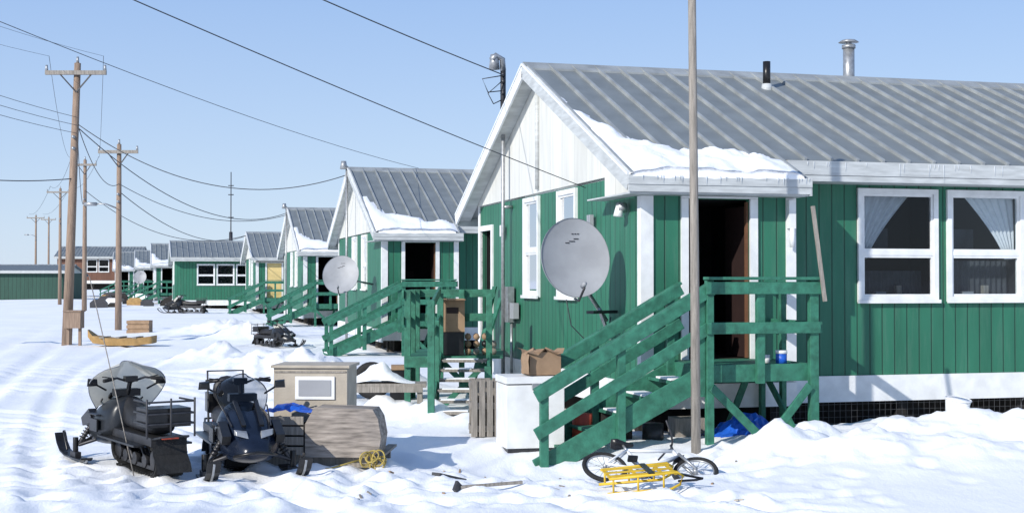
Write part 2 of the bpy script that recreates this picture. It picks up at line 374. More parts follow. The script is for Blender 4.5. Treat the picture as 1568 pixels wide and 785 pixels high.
def stairs(b, gl=-.2, a0=.31, a1=1.68, b0=-1.3, zd=.97, run=2.12, base=-.22):
    G = 'greenwood'
    n = 9; bw = (-.02 - b0) / n
    for i in range(n): b.box(a0, a1, b0 + i * bw + .004, b0 + (i + 1) * bw - .004, zd - .04, zd, G)
    b.box(a0 + .0, a1, b0 - .04, b0 - .002, zd - .2, zd + .012, G); b.box(a1 + .002, a1 + .04, b0, -.03, zd - .2, zd + .01, G)
    b.box(a0 - .04, a0 - .002, b0, -.03, zd - .19, zd - .003, G)
    H = -.04
    b.box(a1 - .03, a1 + .085, b0 - .13, b0 - .043, gl - .2, 2.05 + H, G)
    b.box(a0 - .03, a0 + .06, b0 - .13, b0 - .043, gl - .2, 2.05 + H, G)
    am = (a0 + a1) / 2
    b.box(am - .05, am + .05, b0 - .12, b0 - .043, zd - .22, 2.0 + H, G)
    b.box(a1 - .07, a1 - .005, -.12, -.035, gl - .2, 2.0 + H, G)
    b.box(a1 + .043, a1 + .11, -.5, -.41, gl, 1.98 + H, G)
    b.box(a0 - .05, a1 + .10, b0 - .17, b0 - .133, 1.88 + H, 2.03 + H, G); b.box(a0 - .04, a1 + .09, b0 - .17, b0 - .133, 1.40 + H, 1.54 + H, G)
    b.box(a0 - .05, a1 + .10, b0 - .2, b0 - .05, 2.053 + H, 2.09 + H, G)
    b.box(a1 + .112, a1 + .15, b0 - .1, -.03, 1.88 + H, 2.03 + H, G); b.box(a1 + .112, a1 + .15, b0 - .1, -.03, 1.40 + H, 1.54 + H, G)
    b.beam((a0 + .02, b0 - .15, zd - .25), (a0 + .85, b0 - .15, gl + .12), .04, .10, G)
    b.beam((a1 - .05, b0 - .15, zd - .25), (a0 + .62, b0 - .155, gl + .10), .04, .10, G)
    b.beam((a1 - .02, b0 + .05, gl + .1), (a1 - .02, -.2, zd - .25), .04, .09, G)
    b.beam((a1 - .3, -.2, zd - .2), (a0 + .7, -.2, gl + .1), .04, .09, G)
    ax = a0 - run
    for bb in (b0 + .02, -.30):
        b.beam((a0, bb, zd - .12), (ax, bb, base), .045, .27, G)
        for fr in (0.04, .52, .97):
            aa = a0 - fr * run; zb = zd - fr * (zd - base)
            b.box(aa - .05, aa + .05, bb - .105, bb - .03, (zb - .32 if fr < .9 else base - .2), zb + .95, G)
        for up in (.90, .46):
            b.beam((a0 + .05, bb - .125, zd + up + .03), (ax - .05, bb - .125, base + up - .03), .035, .145, G)
        b.beam((a0 + .05, bb - .07, zd + 1.005), (ax - .05, bb - .07, base + .94), .14, .035, G)
    ns = 6
    for i in range(ns):
        t = (i + .6) / ns; aa = a0 - t * run; zz = zd - (i + 1) / (ns + .3) * (zd - base)
        b.box(aa - .16, aa + .14, b0 + .045, -.325, zz - .04, zz, G)
        if random.random() < .7:
            b.box(aa - .15, aa + .10, b0 + .1 + random.random() * .2, -.4 - random.random() * .2, zz, zz + .025, 'snow')

def roof_snow(b, zr, k, a0, a1, b0, b1, hf, res=.06, drip=.03):
    na = int((a1 - a0) / res) + 1; nb = int((b1 - b0) / res) + 1
    P = {}; H = {}
    for i in range(nb + 1):
        for j in range(na + 1):
            aa = a0 + (a1 - a0) * j / na; bb = b0 + (b1 - b0) * i / nb
            h = hf(aa, bb); H[i, j] = h
            P[i, j] = (aa, bb, zr - k * abs(4.7 - bb) + .0 + max(h, -.01))
    idx = {}; vs = []; fs = []
    def g(key, p=None):
        if key not in idx: idx[key] = len(vs); vs.append(p if p else P[key])
        return idx[key]
    for i in range(nb):
        for j in range(na):
            c = [(i, j), (i, j + 1), (i + 1, j + 1), (i + 1, j)]
            if max(H[q] for q in c) > 0: fs.append([g(q) for q in c])
    for j in range(na):
        if H[0, j] > 0 and H[0, j + 1] > 0:
            p = []
            for q in (j, j + 1):
                x = P[0, q]; dd = drip * (.2 + 1.6 * abs(noise.noise(Vector((x[0] * 3, 1, 0)))))
                p.append((x, (x[0], x[1] - .03, x[2] - .03 - H[0, q] * .3), (x[0], x[1] - .025, x[2] - H[0, q] - dd)))
            for r0 in (0, 1):
                k1 = g(('s', j, r0), p[0][r0]) if r0 else g((0, j)); k2 = g(('s', j + 1, r0), p[1][r0]) if r0 else g((0, j + 1))
                k3 = g(('s', j + 1, r0 + 1), p[1][r0 + 1]); k4 = g(('s', j, r0 + 1), p[0][r0 + 1])
                fs.append([k1, k2, k3, k4])
    b.add(vs, fs, 'snow', True)

def house(name, O, rz=TH, L=16, zr=5.52, porch=True, near=False, wins=(), gwins=(), door='open', stair=True, snowp=True, wallk='green', backdoor=False):
    e = empty(name, O, rz)
    k = (zr - 3.67) / 4.3; kb = (zr - 3.30) / 4.9
    b = B()
    fm = lambda s0, s1, d0, d1, z0, z1, kk, bw=.9: b.box(s0, s1, bw - d1, bw - d0, z0, z1, kk)
    fp = lambda s, d, z: (s, .9 - d, z)
    pm = lambda s0, s1, d0, d1, z0, z1, kk: b.box(s0, s1, -d1, -d0, z0, z1, kk)
    gm = lambda s0, s1, d0, d1, z0, z1, kk: b.box(-d1, -d0, s0, s1, z0, z1, kk)
    gp = lambda s, d, z: (-d, s, z)
    pw = 2.14
    fops = [(w[0], w[1], w[2], w[3]) for w in wins]
    wall_open(b, fm, (pw + .003 if porch else 0), L, .62, 3.42, fops, -.1, 0, wallk)
    for w in wins: window(b, fm, fp, w[0], w[1], w[2], w[3], w[4], (w[5] if len(w) > 5 else None) if near else None)
    gops = [(w[0], w[1], w[2], w[3]) for w in gwins]
    if backdoor: gops.append((8.0, 8.82, .78, 2.95))
    g0 = 0 if porch else .9
    wall_open(b, gm, g0 + .1, 9.0, .62, 3.46, gops, -.1, 0, wallk)
    for w in gwins: window(b, gm, gp, *w[:5])
    if backdoor:
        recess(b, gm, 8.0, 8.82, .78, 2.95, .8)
        gm(7.88, 8.0, -.02, .03, .75, 3.05, 'white'); gm(8.82, 8.92, -.02, .03, .75, 3.05, 'white'); gm(8.0, 8.82, -.02, .03, 2.95, 3.05, 'white')
    b.box(L - .1, L, .9, 9.0, .62, 3.42, wallk); b.box(.1, L - .1, 8.9, 9.0, .62, 3.42, wallk)
    b.prism([(.9, 3.42), (9.0, 3.42), (4.7, zr - .13)], 0, L - .08, L + .02, 'whitesid')
    ft = lambda bb: zr - k * (4.7 - bb) - .125
    poly = [(9.0, 3.44), (9.0, zr - kb * 4.3 - .125), (4.7, zr - .125)]
    if porch: poly += [(-.02, ft(-.02)), (-.02, 3.14), (1.42, 3.14), (1.42, 3.45)]
    else: poly += [(.9, ft(.9)), (.9, 3.44)]
    b.prism(poly, 0, -.04, -.003, 'whitesid')
    b.prism([(9.0, 3.42), (4.7, zr - .14), (.95, 3.42)], 0, .0, .08, 'whitesid')
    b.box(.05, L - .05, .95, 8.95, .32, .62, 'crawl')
    if porch: b.box(pw + .02, L + .03, .865, .898, .28, .65, 'white')
    else: b.box(-.03, L + .03, .865, .898, .28, .65, 'white')
    b.box(-.035, -.002, (-.03 if porch else .9), 9.03, .28, .65, 'white')
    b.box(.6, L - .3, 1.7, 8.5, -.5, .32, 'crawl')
    for i in range(int(L / 2.0)):
        b.box(.3 + i * 2, .45 + i * 2, 1.0, 1.15, -.4, .3, 'crawl'); b.box(.35, .5, 1.0 + i % 4 * 2.2, 1.2 + i % 4 * 2.2, -.4, .3, 'wood')
    if near:
        for i in range(110): b.box(pw + .1 + i * .09, pw + .104 + i * .09, .90, .904, -.2, .3, 'mesh')
        for i in range(5): b.box(pw + .1, 12.3, .906, .91, -.12 + i * .09, -.116 + i * .09, 'mesh')
        # hanging cord below the skirt
        b.tube([(6.35 + .10 * math.sin(t * .5), .84, .62 - .05 * t + .03 * math.sin(t)) for t in range(14)], .008, 'wire', 5)
    b.box(-.02, .08, 8.9, 9.015, .66, 3.44, 'white')
    e0 = .4
    b.prism([(4.7, zr), (e0, zr - k * (4.7 - e0)), (e0, zr - k * (4.7 - e0) - .09), (4.7, zr - .12)], 0, -.3, L + .3, 'roof')
    b.prism([(4.7, zr), (9.6, zr - kb * 4.9), (9.6, zr - kb * 4.9 - .09), (4.7, zr - .12)], 0, -.3, L + .3, 'roof')
    if porch:
        b.prism([(e0, zr - k * (4.7 - e0)), (-.32, zr - k * 5.02), (-.32, zr - k * 5.02 - .07), (e0, zr - k * (4.7 - e0) - .09)], 0, -.3, 2.2, 'roof')
    step = .4
    a = -.28
    while a < L + .3:
        bb = -.34 if (porch and a < 2.2) else .36
        b.beam((a, 4.68, zr + .015), (a, bb, zr - k * (4.7 - bb) + .015), .04, .06, 'rib')
        a += step
    b.prism([(4.45, zr - k * .25 + .03), (4.7, zr + .055), (4.95, zr - kb * .25 + .03), (4.95, zr - kb * .25), (4.7, zr + .02), (4.45, zr - k * .25)], 0, -.32, L + .32, 'rib')
    fe = -.34 if porch else .38
    b.beam((-.32, 4.72, zr - .10), (-.32, fe, zr - k * (4.7 - fe) - .10), .035, .2, 'fascia')
    b.beam((-.32, 4.70, zr - .10), (-.32, 9.62, zr - kb * 4.92 - .10), .035, .2, 'white')
    b.beam((-.30, 4.70, zr + .015), (-.30, fe, zr - k * (4.7 - fe) + .015), .10, .035, 'white')
    b.beam((-.30, 4.70, zr + .015), (-.30, 9.62, zr - kb * 4.92 + .015), .10, .035, 'white')
    b.prism([(4.7, zr - .125), (fe, zr - k * (4.7 - fe) - .125), (fe, zr - k * (4.7 - fe) - .14), (4.7, zr - .14)], 0, -.3, -.045, 'fascia')
    b.prism([(4.7, zr - .125), (9.6, zr - kb * 4.9 - .125), (9.6, zr - kb * 4.9 - .14), (4.7, zr - .14)], 0, -.3, -.045, 'fascia')
    m0 = 2.24 if porch else -.3
    b.box(m0, L + .3, .34, .395, 3.46, 3.655, 'fascia'); b.box(m0, L + .3, .35, .398, 3.375, 3.455, 'fascia'); b.box(m0, L + .3, .4, .898, 3.38, 3.41, 'fascia')
    b.box(-.3, L + .3, 9.57, 9.64, 3.08, 3.28, 'fascia')
    if porch:
        zf = zr - k * 5.02
        b.box(-.34, 2.23, -.385, -.325, zf - .13, zf - .012, 'fascia'); b.box(-.33, 2.22, -.375, -.33, zf - .22, zf - .133, 'fascia')
        b.box(-.3, 2.2, -.328, -.0, 3.115, 3.14, 'fascia'); b.box(2.2, 2.235, -.37, .37, 3.12, zf - .02, 'fascia'); b.box(-.3, -.045, -.0, 1.42, 3.115, 3.135, 'fascia')
        wall_open(b, pm, 0, pw, .62, 3.14, [(.62, 1.50, .97, 3.08)], -.1, 0, wallk)
        b.box(pw - .1, pw, .1, .9, .62, 3.4, wallk)
        b.prism([(.0, 3.14), (.9, 3.14), (.9, ft(.9)), (0, ft(0))], 0, pw - .06, pw - .01, wallk)
        b.box(-.03, pw + .03, -.035, -.002, .33, .65, 'white'); b.box(pw + .002, pw + .035, .0, .86, .33, .65, 'white')
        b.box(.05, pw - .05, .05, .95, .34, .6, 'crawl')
        b.box(-.045, .13, -.03, -.002, .66, 3.11, 'white'); b.box(-.04, -.003, .0, .12, .66, 3.11, 'white')
        b.box(pw - .11, pw + .03, -.03, -.002, .66, 3.11, 'white'); b.box(pw + .003, pw + .03, .0, .1, .66, 3.11, 'white')
        b.box(.52, .62, -.04, -.002, .97, 3.085, 'white'); b.box(1.50, 1.61, -.04, -.002, .97, 3.085, 'white'); b.box(.52, 1.61, -.042, -.002, 3.088, 3.112, 'white')
        if door == 'open':
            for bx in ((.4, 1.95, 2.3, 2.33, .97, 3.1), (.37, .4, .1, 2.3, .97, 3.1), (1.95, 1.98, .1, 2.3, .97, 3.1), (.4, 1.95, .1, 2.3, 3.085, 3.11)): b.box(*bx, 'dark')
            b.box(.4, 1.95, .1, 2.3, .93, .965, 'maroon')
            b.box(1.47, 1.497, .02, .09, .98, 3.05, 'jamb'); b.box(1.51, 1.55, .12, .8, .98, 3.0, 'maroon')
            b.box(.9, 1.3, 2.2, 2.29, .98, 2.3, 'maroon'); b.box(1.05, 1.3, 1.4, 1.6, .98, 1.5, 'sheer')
        else:
            b.box(.63, 1.49, .0, .05, .98, 3.07, door)
            b.box(.70, 1.42, -.012, -.001, 1.2, 2.0, door); b.cyl((.74, -.04, 1.95), (.74, 0, 1.95), .03, 'metal')
    b.finish('shell', e)
    if porch and stair:
        b2 = B(); stairs(b2) if near else stairs(b2, run=2.0, base=0); b2.finish('entry_stairs', e, bevel=.006 if near else 0)
    if snowp:
        b3 = B()
        def hf(a, bb):
            nz = fn(a * 2.2 + O[0], bb * 2.2, 3, 5)
            if porch:
                d1 = (1.0 - .3 * a) - bb + .3 * nz
                d1 = min(d1, 2.15 - a)
            else: d1 = -1
            d2 = (-.27 + .65 * max(0, (2.6 - bb) / 2.0) + .14 * nz) - a if bb < 2.9 else -1
            d = min(max(d1, d2), a + .34)
            return (.085 * (1 - math.exp(-d * 6)) * (1 + .7 * nz) if d > 0 else -.01) + (0 if d <= 0 else .012)
        roof_snow(b3, zr, k, -.34, 2.3, -.36 if porch else .38, 3.7, hf, .045 if near else .15)
        b3.finish('roof_snow', e, recalc=False)
    return e

def dish(parent, c, n, r, foot, squash=1.1):
    b = B(); n = Vector(n).normalized(); c = Vector(c)
    up = Vector((0, 0, 1)); x = up.cross(n).normalized(); y = n.cross(x).normalized()
    rings = []
    for side in (0, 1):
        for i in range(9):
            t = i / 8; rr = r * t
            rings.append([c + x * rr * math.cos(2 * math.pi * j / 40) + y * rr * squash * math.sin(2 * math.pi * j / 40) + n * (.16 * r * t * t * 1.2 - .02 * side) for j in range(40)])
        if side == 0: fr = rings; rings = []
    for rg in (fr, rings):
        b.loft([[p for p in q] for q in rg], 'dish', True, cap=False)
    b.loft([fr[-1], [p + n * .012 for p in fr[-1]], rings[-1]], 'dish', False, cap=False)
    back = c - n * .06
    b.cyl(back, back - n * .18, .07, 'metal'); b.tube([back - n * .15, Vector(foot)], .03, 'steel')
    lo = c - y * r * squash * .98
    tip = c - y * r * .98 + n * r * .75
    b.tube([lo - n * .05, lo + n * .1 - y * .06, tip], .016, 'metal'); b.cyl(tip - n * .06 + y * .03, tip + n * .04 + y * .05, .035, 'dish', .025)
    for dx, dz, w in ((-.16, .62, .05), (-.08, .62, .04), (0, .62, .05), (-.10, .50, .12), (.02, .44, .14), (.16, .40, .10)):
        p = c + x * -dx * r + y * dz * r * squash; t2 = dx * dx + dz * dz
        p += n * (.16 * r * t2 * 1.2 + .006)
        b.beam(p - x * w * r * .6, p + x * w * r * .6, .004, .025 * r, 'metal', up=y)
    b.finish('satellite_dish', parent)

gwn = ((2.78, 3.75, 1.73, 3.40, 2.5), (4.78, 5.72, 1.73, 3.40, 2.5))
fw = ((3.60, 4.90, 1.70, 3.33, 2.40, 'L'), (5.05, 6.35, 1.70, 3.33, 2.40, 'R'), (9.5, 10.8, 1.70, 3.33, 2.40, 'L'))
near = house('green_siding_house', HO, near=True, wins=fw, gwins=gwn, backdoor=True)
def O_of(R_): return (R_[0] + 4.7 * math.sin(TH), R_[1] - 4.7 * math.cos(TH), 0)
h2 = house('green_siding_house.001', O_of((-4.84, 42.7)), wins=fw, gwins=gwn, L=15)
h3 = house('green_siding_house.002', O_of((-10.6, 66)), wins=fw, gwins=gwn, L=15)
h4 = house('green_siding_house.003', O_of((-16.7, 87)), wins=fw, gwins=gwn, L=15, zr=5.1, door='yellowdoor', snowp=False)
h5 = house('green_siding_house.004', O_of((-24.6, 99)), wins=((1.5, 2.75, 1.7, 3.2, 2.4), (2.85, 4.1, 1.7, 3.2, 2.4), (4.2, 5.5, 1.7, 3.2, 2.4)), gwins=gwn, L=12, zr=4.9, porch=False, snowp=False)
h6 = house('green_siding_house.005', O_of((-31.8, 121)), wins=fw, gwins=gwn, L=14, zr=5.3, snowp=True)
h7 = house('green_siding_house.006', O_of((-39.3, 143)), wins=fw, gwins=gwn, L=14, zr=5.2)
h8 = house('green_siding_house.007', O_of((-48, 165)), wins=fw, gwins=gwn, L=14)
hb = house('brown_clad_house', (-57, 170, 1.4), rz=.12, wins=fw[:2], gwins=gwn, L=10, zr=5.0, porch=False, snowp=False, wallk='brick')
hc = house('dark_green_house', (-62, 138, -.6), rz=.05, wins=fw[:1], gwins=gwn, L=16.0, zr=4.3, porch=False, snowp=False, wallk='darkgreen')
dish(h2, (-1.05, .9, 2.15), (-.3, -.9, .35), .52, (-.05, 1.4, 1.9))
dish(h6, (-1.2, .9, 2.3), (-.2, -.9, .3), .55, (-.1, 1.3, 2.0))

dish(near, (-.78, .55, 2.29), (.02, -1, .22), .475, (-.06, 1.3, 1.45), 1.13)
b = B()
b.beam((-.05, 1.0, 1.58), (-.5, .7, 1.58), .12, .04, 'metal'); b.beam((-.04, 1.2, 1.2), (-.3, .9, 1.62), .04, .04, 'steel')
b.tube([(-.8, .8, 1.75), (-.7, .9, 1.4), (-.45, 1.0, 1.18), (-.1, 1.1, 1.3), (-.03, 1.2, 1.5)], .008, 'wire', 5)
b.finish('dish_bracket', near)
b = B()  # service mast, meter
mx, my = -.18, 6.5
b.cyl((mx, my, .2), (mx, my, 5.75), .035, 'steel'); b.cyl((mx, my, 4.9), (mx, my, 5.75), .05, 'metal')
b.tube([(mx, my, 5.7), (mx - .02, my - .02, 5.9), (mx - .14, my - .03, 5.96), (mx - .22, my - .05, 5.88)], .055, 'steel')
b.cyl((mx - .16, my, 5.72), (mx - .16, my, 5.98), .10, 'steel', .07)
for z in (5.3, 5.5, 5.62): b.cyl((mx - .02, my - .12, z), (mx - .02, my + .0, z), .035, 'metal')
b.tube([(mx - .05, my - .1, 5.5), (mx - .35, my - .3, 5.25), (mx - .2, my - .1, 5.1), (mx, my, 5.2)], .010, 'wire', 5)
b.tube([(mx - .05, my - .1, 5.6), (mx - .45, my - .3, 5.5), (mx - .3, my - .1, 5.3), (mx, my, 5.35)], .010, 'wire', 5)
b.box(-.16, -.045, 6.25, 6.55, 1.28, 1.9, 'steel'); b.box(-.14, -.045, 5.95, 6.2, 1.35, 1.62, 'dish'); b.cyl((-.08, 6.3, .2), (-.08, 6.3, 1.3), .025, 'steel')
b.cyl((mx - .0, 6.5, 3.3), (-.0, 6.5, 3.3), .03, 'steel'); b.cyl((-.06, 4.75, 3.5), (-.06, 4.75, 5.25), .04, 'fascia')
b.finish('service_mast', near)
b = B()
b.cyl((-.04, .55, 2.98), (-.16, .55, 2.98), .07, 'steel'); b.cyl((-.13, .55, 3.0), (-.15, .55, 2.86), .05, 'white', .07)
b.box(-.1, -.045, 1.9, 2.05, 2.78, 2.95, 'dish'); b.box(-.10, -.05, 6.9, 7.05, 2.8, 3.0, 'white')
b.box(2.03, 2.13, -.11, -.035, 2.70, 3.08, 'white'); b.cyl((2.08, -.1, 2.45), (2.08, -.1, 2.7), .035, 'white')
b.finish('porch_lamps', near)
b = B()
b.cyl((3.64, 3.9, 5.05), (3.64, 3.9, 5.25), .11, 'fascia', .08); b.cyl((3.64, 3.9, 5.2), (3.64, 3.9, 5.62), .062, 'black')
b.cyl((5.73, 4.95, 5.2), (5.73, 4.95, 6.12), .10, 'steel', seg=20); b.cyl((5.73, 4.95, 6.1), (5.73, 4.95, 6.16), .12, 'steel', seg=20)
b.cyl((5.73, 4.95, 6.16), (5.73, 4.95, 6.22), .05, 'steel'); b.cyl((5.73, 4.95, 6.21), (5.73, 4.95, 6.25), .18, 'steel', .12, seg=20)
b.cyl((5.73, 4.95, 5.42), (5.73, 4.95, 5.5), .16, 'steel', .12, seg=20)
b.finish('chimney_pipes', near)
b = B()  # icicles
for i in range(34):
    a = random.uniform(2.3, 9); L_ = random.uniform(.02, .12) + (.12 if random.random() < .15 else 0); z = 3.66
    b.tube([(a, .335, z - .02), (a, .332, z - .05 - L_ * .5), (a + .003, .335, z - .05 - L_)], .006, 'ice', 5, .001)
for i in range(22):
    a = random.uniform(-.25, 2.2); L_ = random.uniform(.03, .10)
    b.tube([(a, -.395, 3.35), (a, -.395, 3.34 - L_)], .006, 'ice', 5, .001)
b.finish('icicles', near)
b = B()
b.beam((-.65, 7.1, -.1), (-.1, 7.4, 1.9), .10, .03, 'greenwood'); b.beam((-.75, 6.8, -.1), (-.1, 6.95, 1.7), .12, .03, 'greenwood')
b.beam((1.80, -1.52, 1.75), (1.66, -1.48, 2.92), .045, .03, 'wood')
b.finish('leaning_planks', near)

# ------------------------------------------------------------------ side stair and deck (far gable door)
e = empty('green_side_stairs', (0, 0, 0))
b = B(); G = 'greenwood'
for i in range(6):
    y0 = 19.6 + i * .42; z = .12 + i * .125
    b.box(-1.12, -.40, y0, y0 + .3, z - .04, z, 'wood'); b.box(-1.05, -.5 - .2 * random.random(), y0 + .02, y0 + .22, z, z + .015, 'snow')
for x in (-1.16, -.37):
    b.beam((x, 19.5, -.02), (x, 22.1, .76), .05, .24, G)
    for yy, zz in ((19.55, 0), (20.8, .4), (22.05, .8)): b.box(x - .05, x + .05, yy - .05, yy + .05, zz - .4, zz + (.3 if x > -1 and yy < 22 else 1.0) + (.72 if x < -1 and yy < 20 else 0), G)
b.beam((-1.17, 19.5, 1.60), (-1.17, 22.1, 1.85), .04, .13, G)
b.beam((-1.17, 19.5, 1.15), (-1.17, 22.1, 1.4), .04, .13, G)
b.beam((-1.1, 21.9, .0), (-.42, 21.9, .68), .04, .09, G); b.beam((-.42, 21.95, .0), (-1.1, 21.95, .68), .04, .09, G)
for i in range(12): b.box(-1.7, -.15, 22.15 + i * .2, 22.34 + i * .2, .74, .78, G)
for x, yy in ((-1.7, 22.2), (-1.7, 23.3), (-1.7, 24.4), (-.9, 24.4)): b.box(x - .05, x + .05, yy - .05, yy + .05, -.2, 1.85, G)
for z in (1.78, 1.35): b.box(-1.79, -1.755, 22.1, 24.5, z - .07, z + .07, G); b.box(-1.75, -.3, 24.46, 24.5, z - .07, z + .07, G)
b.box(-1.75, -1.1, 22.09, 22.13, .6, .78, G)
b.finish('stair_and_deck', e, bevel=.005)
e = empty('cardboard_box', (-1.0, 22.45, 1.17), .15)
b = B(); b.box(-.2, .2, -.19, .19, 0, .54, 'card'); b.box(-.2, .2, -.33, -.195, .52, .53, 'card'); b.box(-.1, .1, -.1915, -.19, .3, .4, 'maroon'); b.box(-.19, .19, -.17, .18, -.38, -.005, 'black')
b.finish('box_body', e)
e = empty('firewood_stack', (-.58, 22.6, .78), .1)
b = B()
for i in range(14):
    x = -.3 + (i % 5) * .14; z = .06 + (i // 5) * .12
    b.cyl((x, -.2 + random.random() * .05, z), (x + .02, .2, z), .055, random.choice(['wood', 'card', 'black']), seg=7)
b.finish('logs', e)
e = empty('stored_tire_and_tubs', (-2.35, 22.9, 0), .1)
b = B(); b.ring((0, 0, .33), (.2, 1, .1), .24, .08, 'rubber', 28, 10); b.box(.3, .65, -.1, .3, 0, .5, 'black'); b.box(.32, .63, -.1, .28, .51, .58, 'card'); b.cyl((-.5, .1, 0), (-.5, .1, .55), .2, 'metal')
b.finish('tire_and_tubs', e)

b = B(); b.tube([(2.16, 16.0, -.3), (2.145, 16.0, 2.5), (2.12, 16.0, 5.75)], .058, 'wood', 12, .046)
b.finish('wooden_flag_pole')

e = empty('chest_freezer', (.22, 16.75, gz(.22, 16.75) - .03), .22)
b = B(); b.box(-.36, .36, -.3, .3, .04, .80, 'white'); b.box(-.37, .37, -.31, .31, .815, .90, 'white'); b.box(-.34, .34, -.28, .28, -.06, .05, 'metal'); b.box(-.05, .05, -.325, -.312, .74, .82, 'steel')
b.box(-.33, .33, -.28, .28, .795, .82, 'metal')
b.finish('cabinet', e, bevel=.012)
e = empty('torn_cardboard_carton', (.36, 16.75, gz(.22, 16.75) + .88), .3)
b = B()
b.box(-.2, .2, -.16, .16, 0, .28, 'card')
b.sheet([[(-.24 + .12 * j + .03 * math.sin(j * 9 + i * 3), -.2 + .1 * i, .28 + .05 * math.sin(i * 5 + j * 4)) for j in range(5)] for i in range(5)], 'card', False)
b.sheet([[(-.24 + .02 * math.sin(i * 3), -.24 + .1 * j, .02 + .08 * i) for j in range(4)] for i in range(4)], 'card', False)
b.finish('carton_body', e)
e = empty('wooden_pallet_crate', (-.35, 17.6, gz(-.35, 17.6)), .1)
b = B()
for i in range(4): b.box(-.19 + i * .10, -.11 + i * .10, -.2, -.18, 0, .72, 'wood'); b.box(-.19 + i * .10, -.11 + i * .10, .18, .2, 0, .72, 'wood')
for z in (.06, .35, .62): b.box(-.2, .2, -.178, -.15, z, z + .08, 'wood'); b.box(-.2, -.18, -.15, .178, z, z + .08, 'wood'); b.box(.18, .2, -.15, .178, z, z + .08, 'wood')
b.box(-.15, .15, -.14, .14, 0, .5, 'crawl')
b.finish('slats', e, bevel=.004)
e = empty('snow_covered_bench', (-1.95, 20.7, 0), .05)
b = B(); b.box(-.65, .65, -.25, .25, .40, .46, 'wood')
for x in (-.55, .55):
    for y_ in (-.18, .18): b.box(x - .04, x + .04, y_ - .04, y_ + .04, -.1, .4, 'wood')
b.box(-.6, .6, -.26, -.252, .33, .42, 'wood')
b.sheet([[(-.62 + 1.1 * j / 16, -.24 + .48 * i / 8, .455 + (.30 * math.exp(-((j - 8) / 4.5) ** 2 - ((i - 4) / 3.2) ** 2)) * (1 + .4 * noise.noise(Vector((j * .5, i * .5, 0))))) for j in range(17)] for i in range(9)], 'snow')
b.finish('bench', e)
e = empty('blue_tarp', (2.95, 17.3, .0), .2)
b = B(); b.sheet([[(-.5 + 1.05 * j / 20, -.3 + .6 * i / 12, .34 * math.exp(-((j - 10) / 8) ** 2 - ((i - 6) / 5) ** 2) + .06 * noise.noise(Vector((j * .6, i * .7, 2)))) for j in range(21)] for i in range(13)], 'blue', False)
b.finish('tarp', e)
e = empty('stored_junk', (1.2, 17.2, -.1), .2)
b = B(); b.cyl((-.35, -.1, .1), (-.35, -.1, .45), .13, 'red'); b.box(-.1, .3, -.1, .3, 0, .5, 'crawl'); b.cyl((.6, 0, .0), (.6, 0, .3), .14, 'metal'); b.box(.9, 1.3, 0, .3, .0, .35, 'wood')
b.finish('junk', e)
e = empty('white_bucket', (5.32, 16.35, gz(5.32, 16.35) - .06), 0, rot=(.15, .1, 0))
b = B(); b.cyl((0, 0, 0), (0, 0, .22), .12, 'white', .15, seg=20); b.ring((0, 0, .22), (0, 0, 1), .15, .01, 'white'); b.cyl((0, 0, .215), (0, 0, .222), .14, 'snow')
b.finish('bucket', e)
e = empty('paint_tin', (3.35, 16.95, .98), 0)
b = B(); b.cyl((0, 0, 0), (0, 0, .12), .07, 'blue'); b.cyl((0, 0, .12), (0, 0, .16), .075, 'white'); b.cyl((-.18, .05, 0), (-.18, .05, .1), .05, 'white')
b.finish('tin', e)

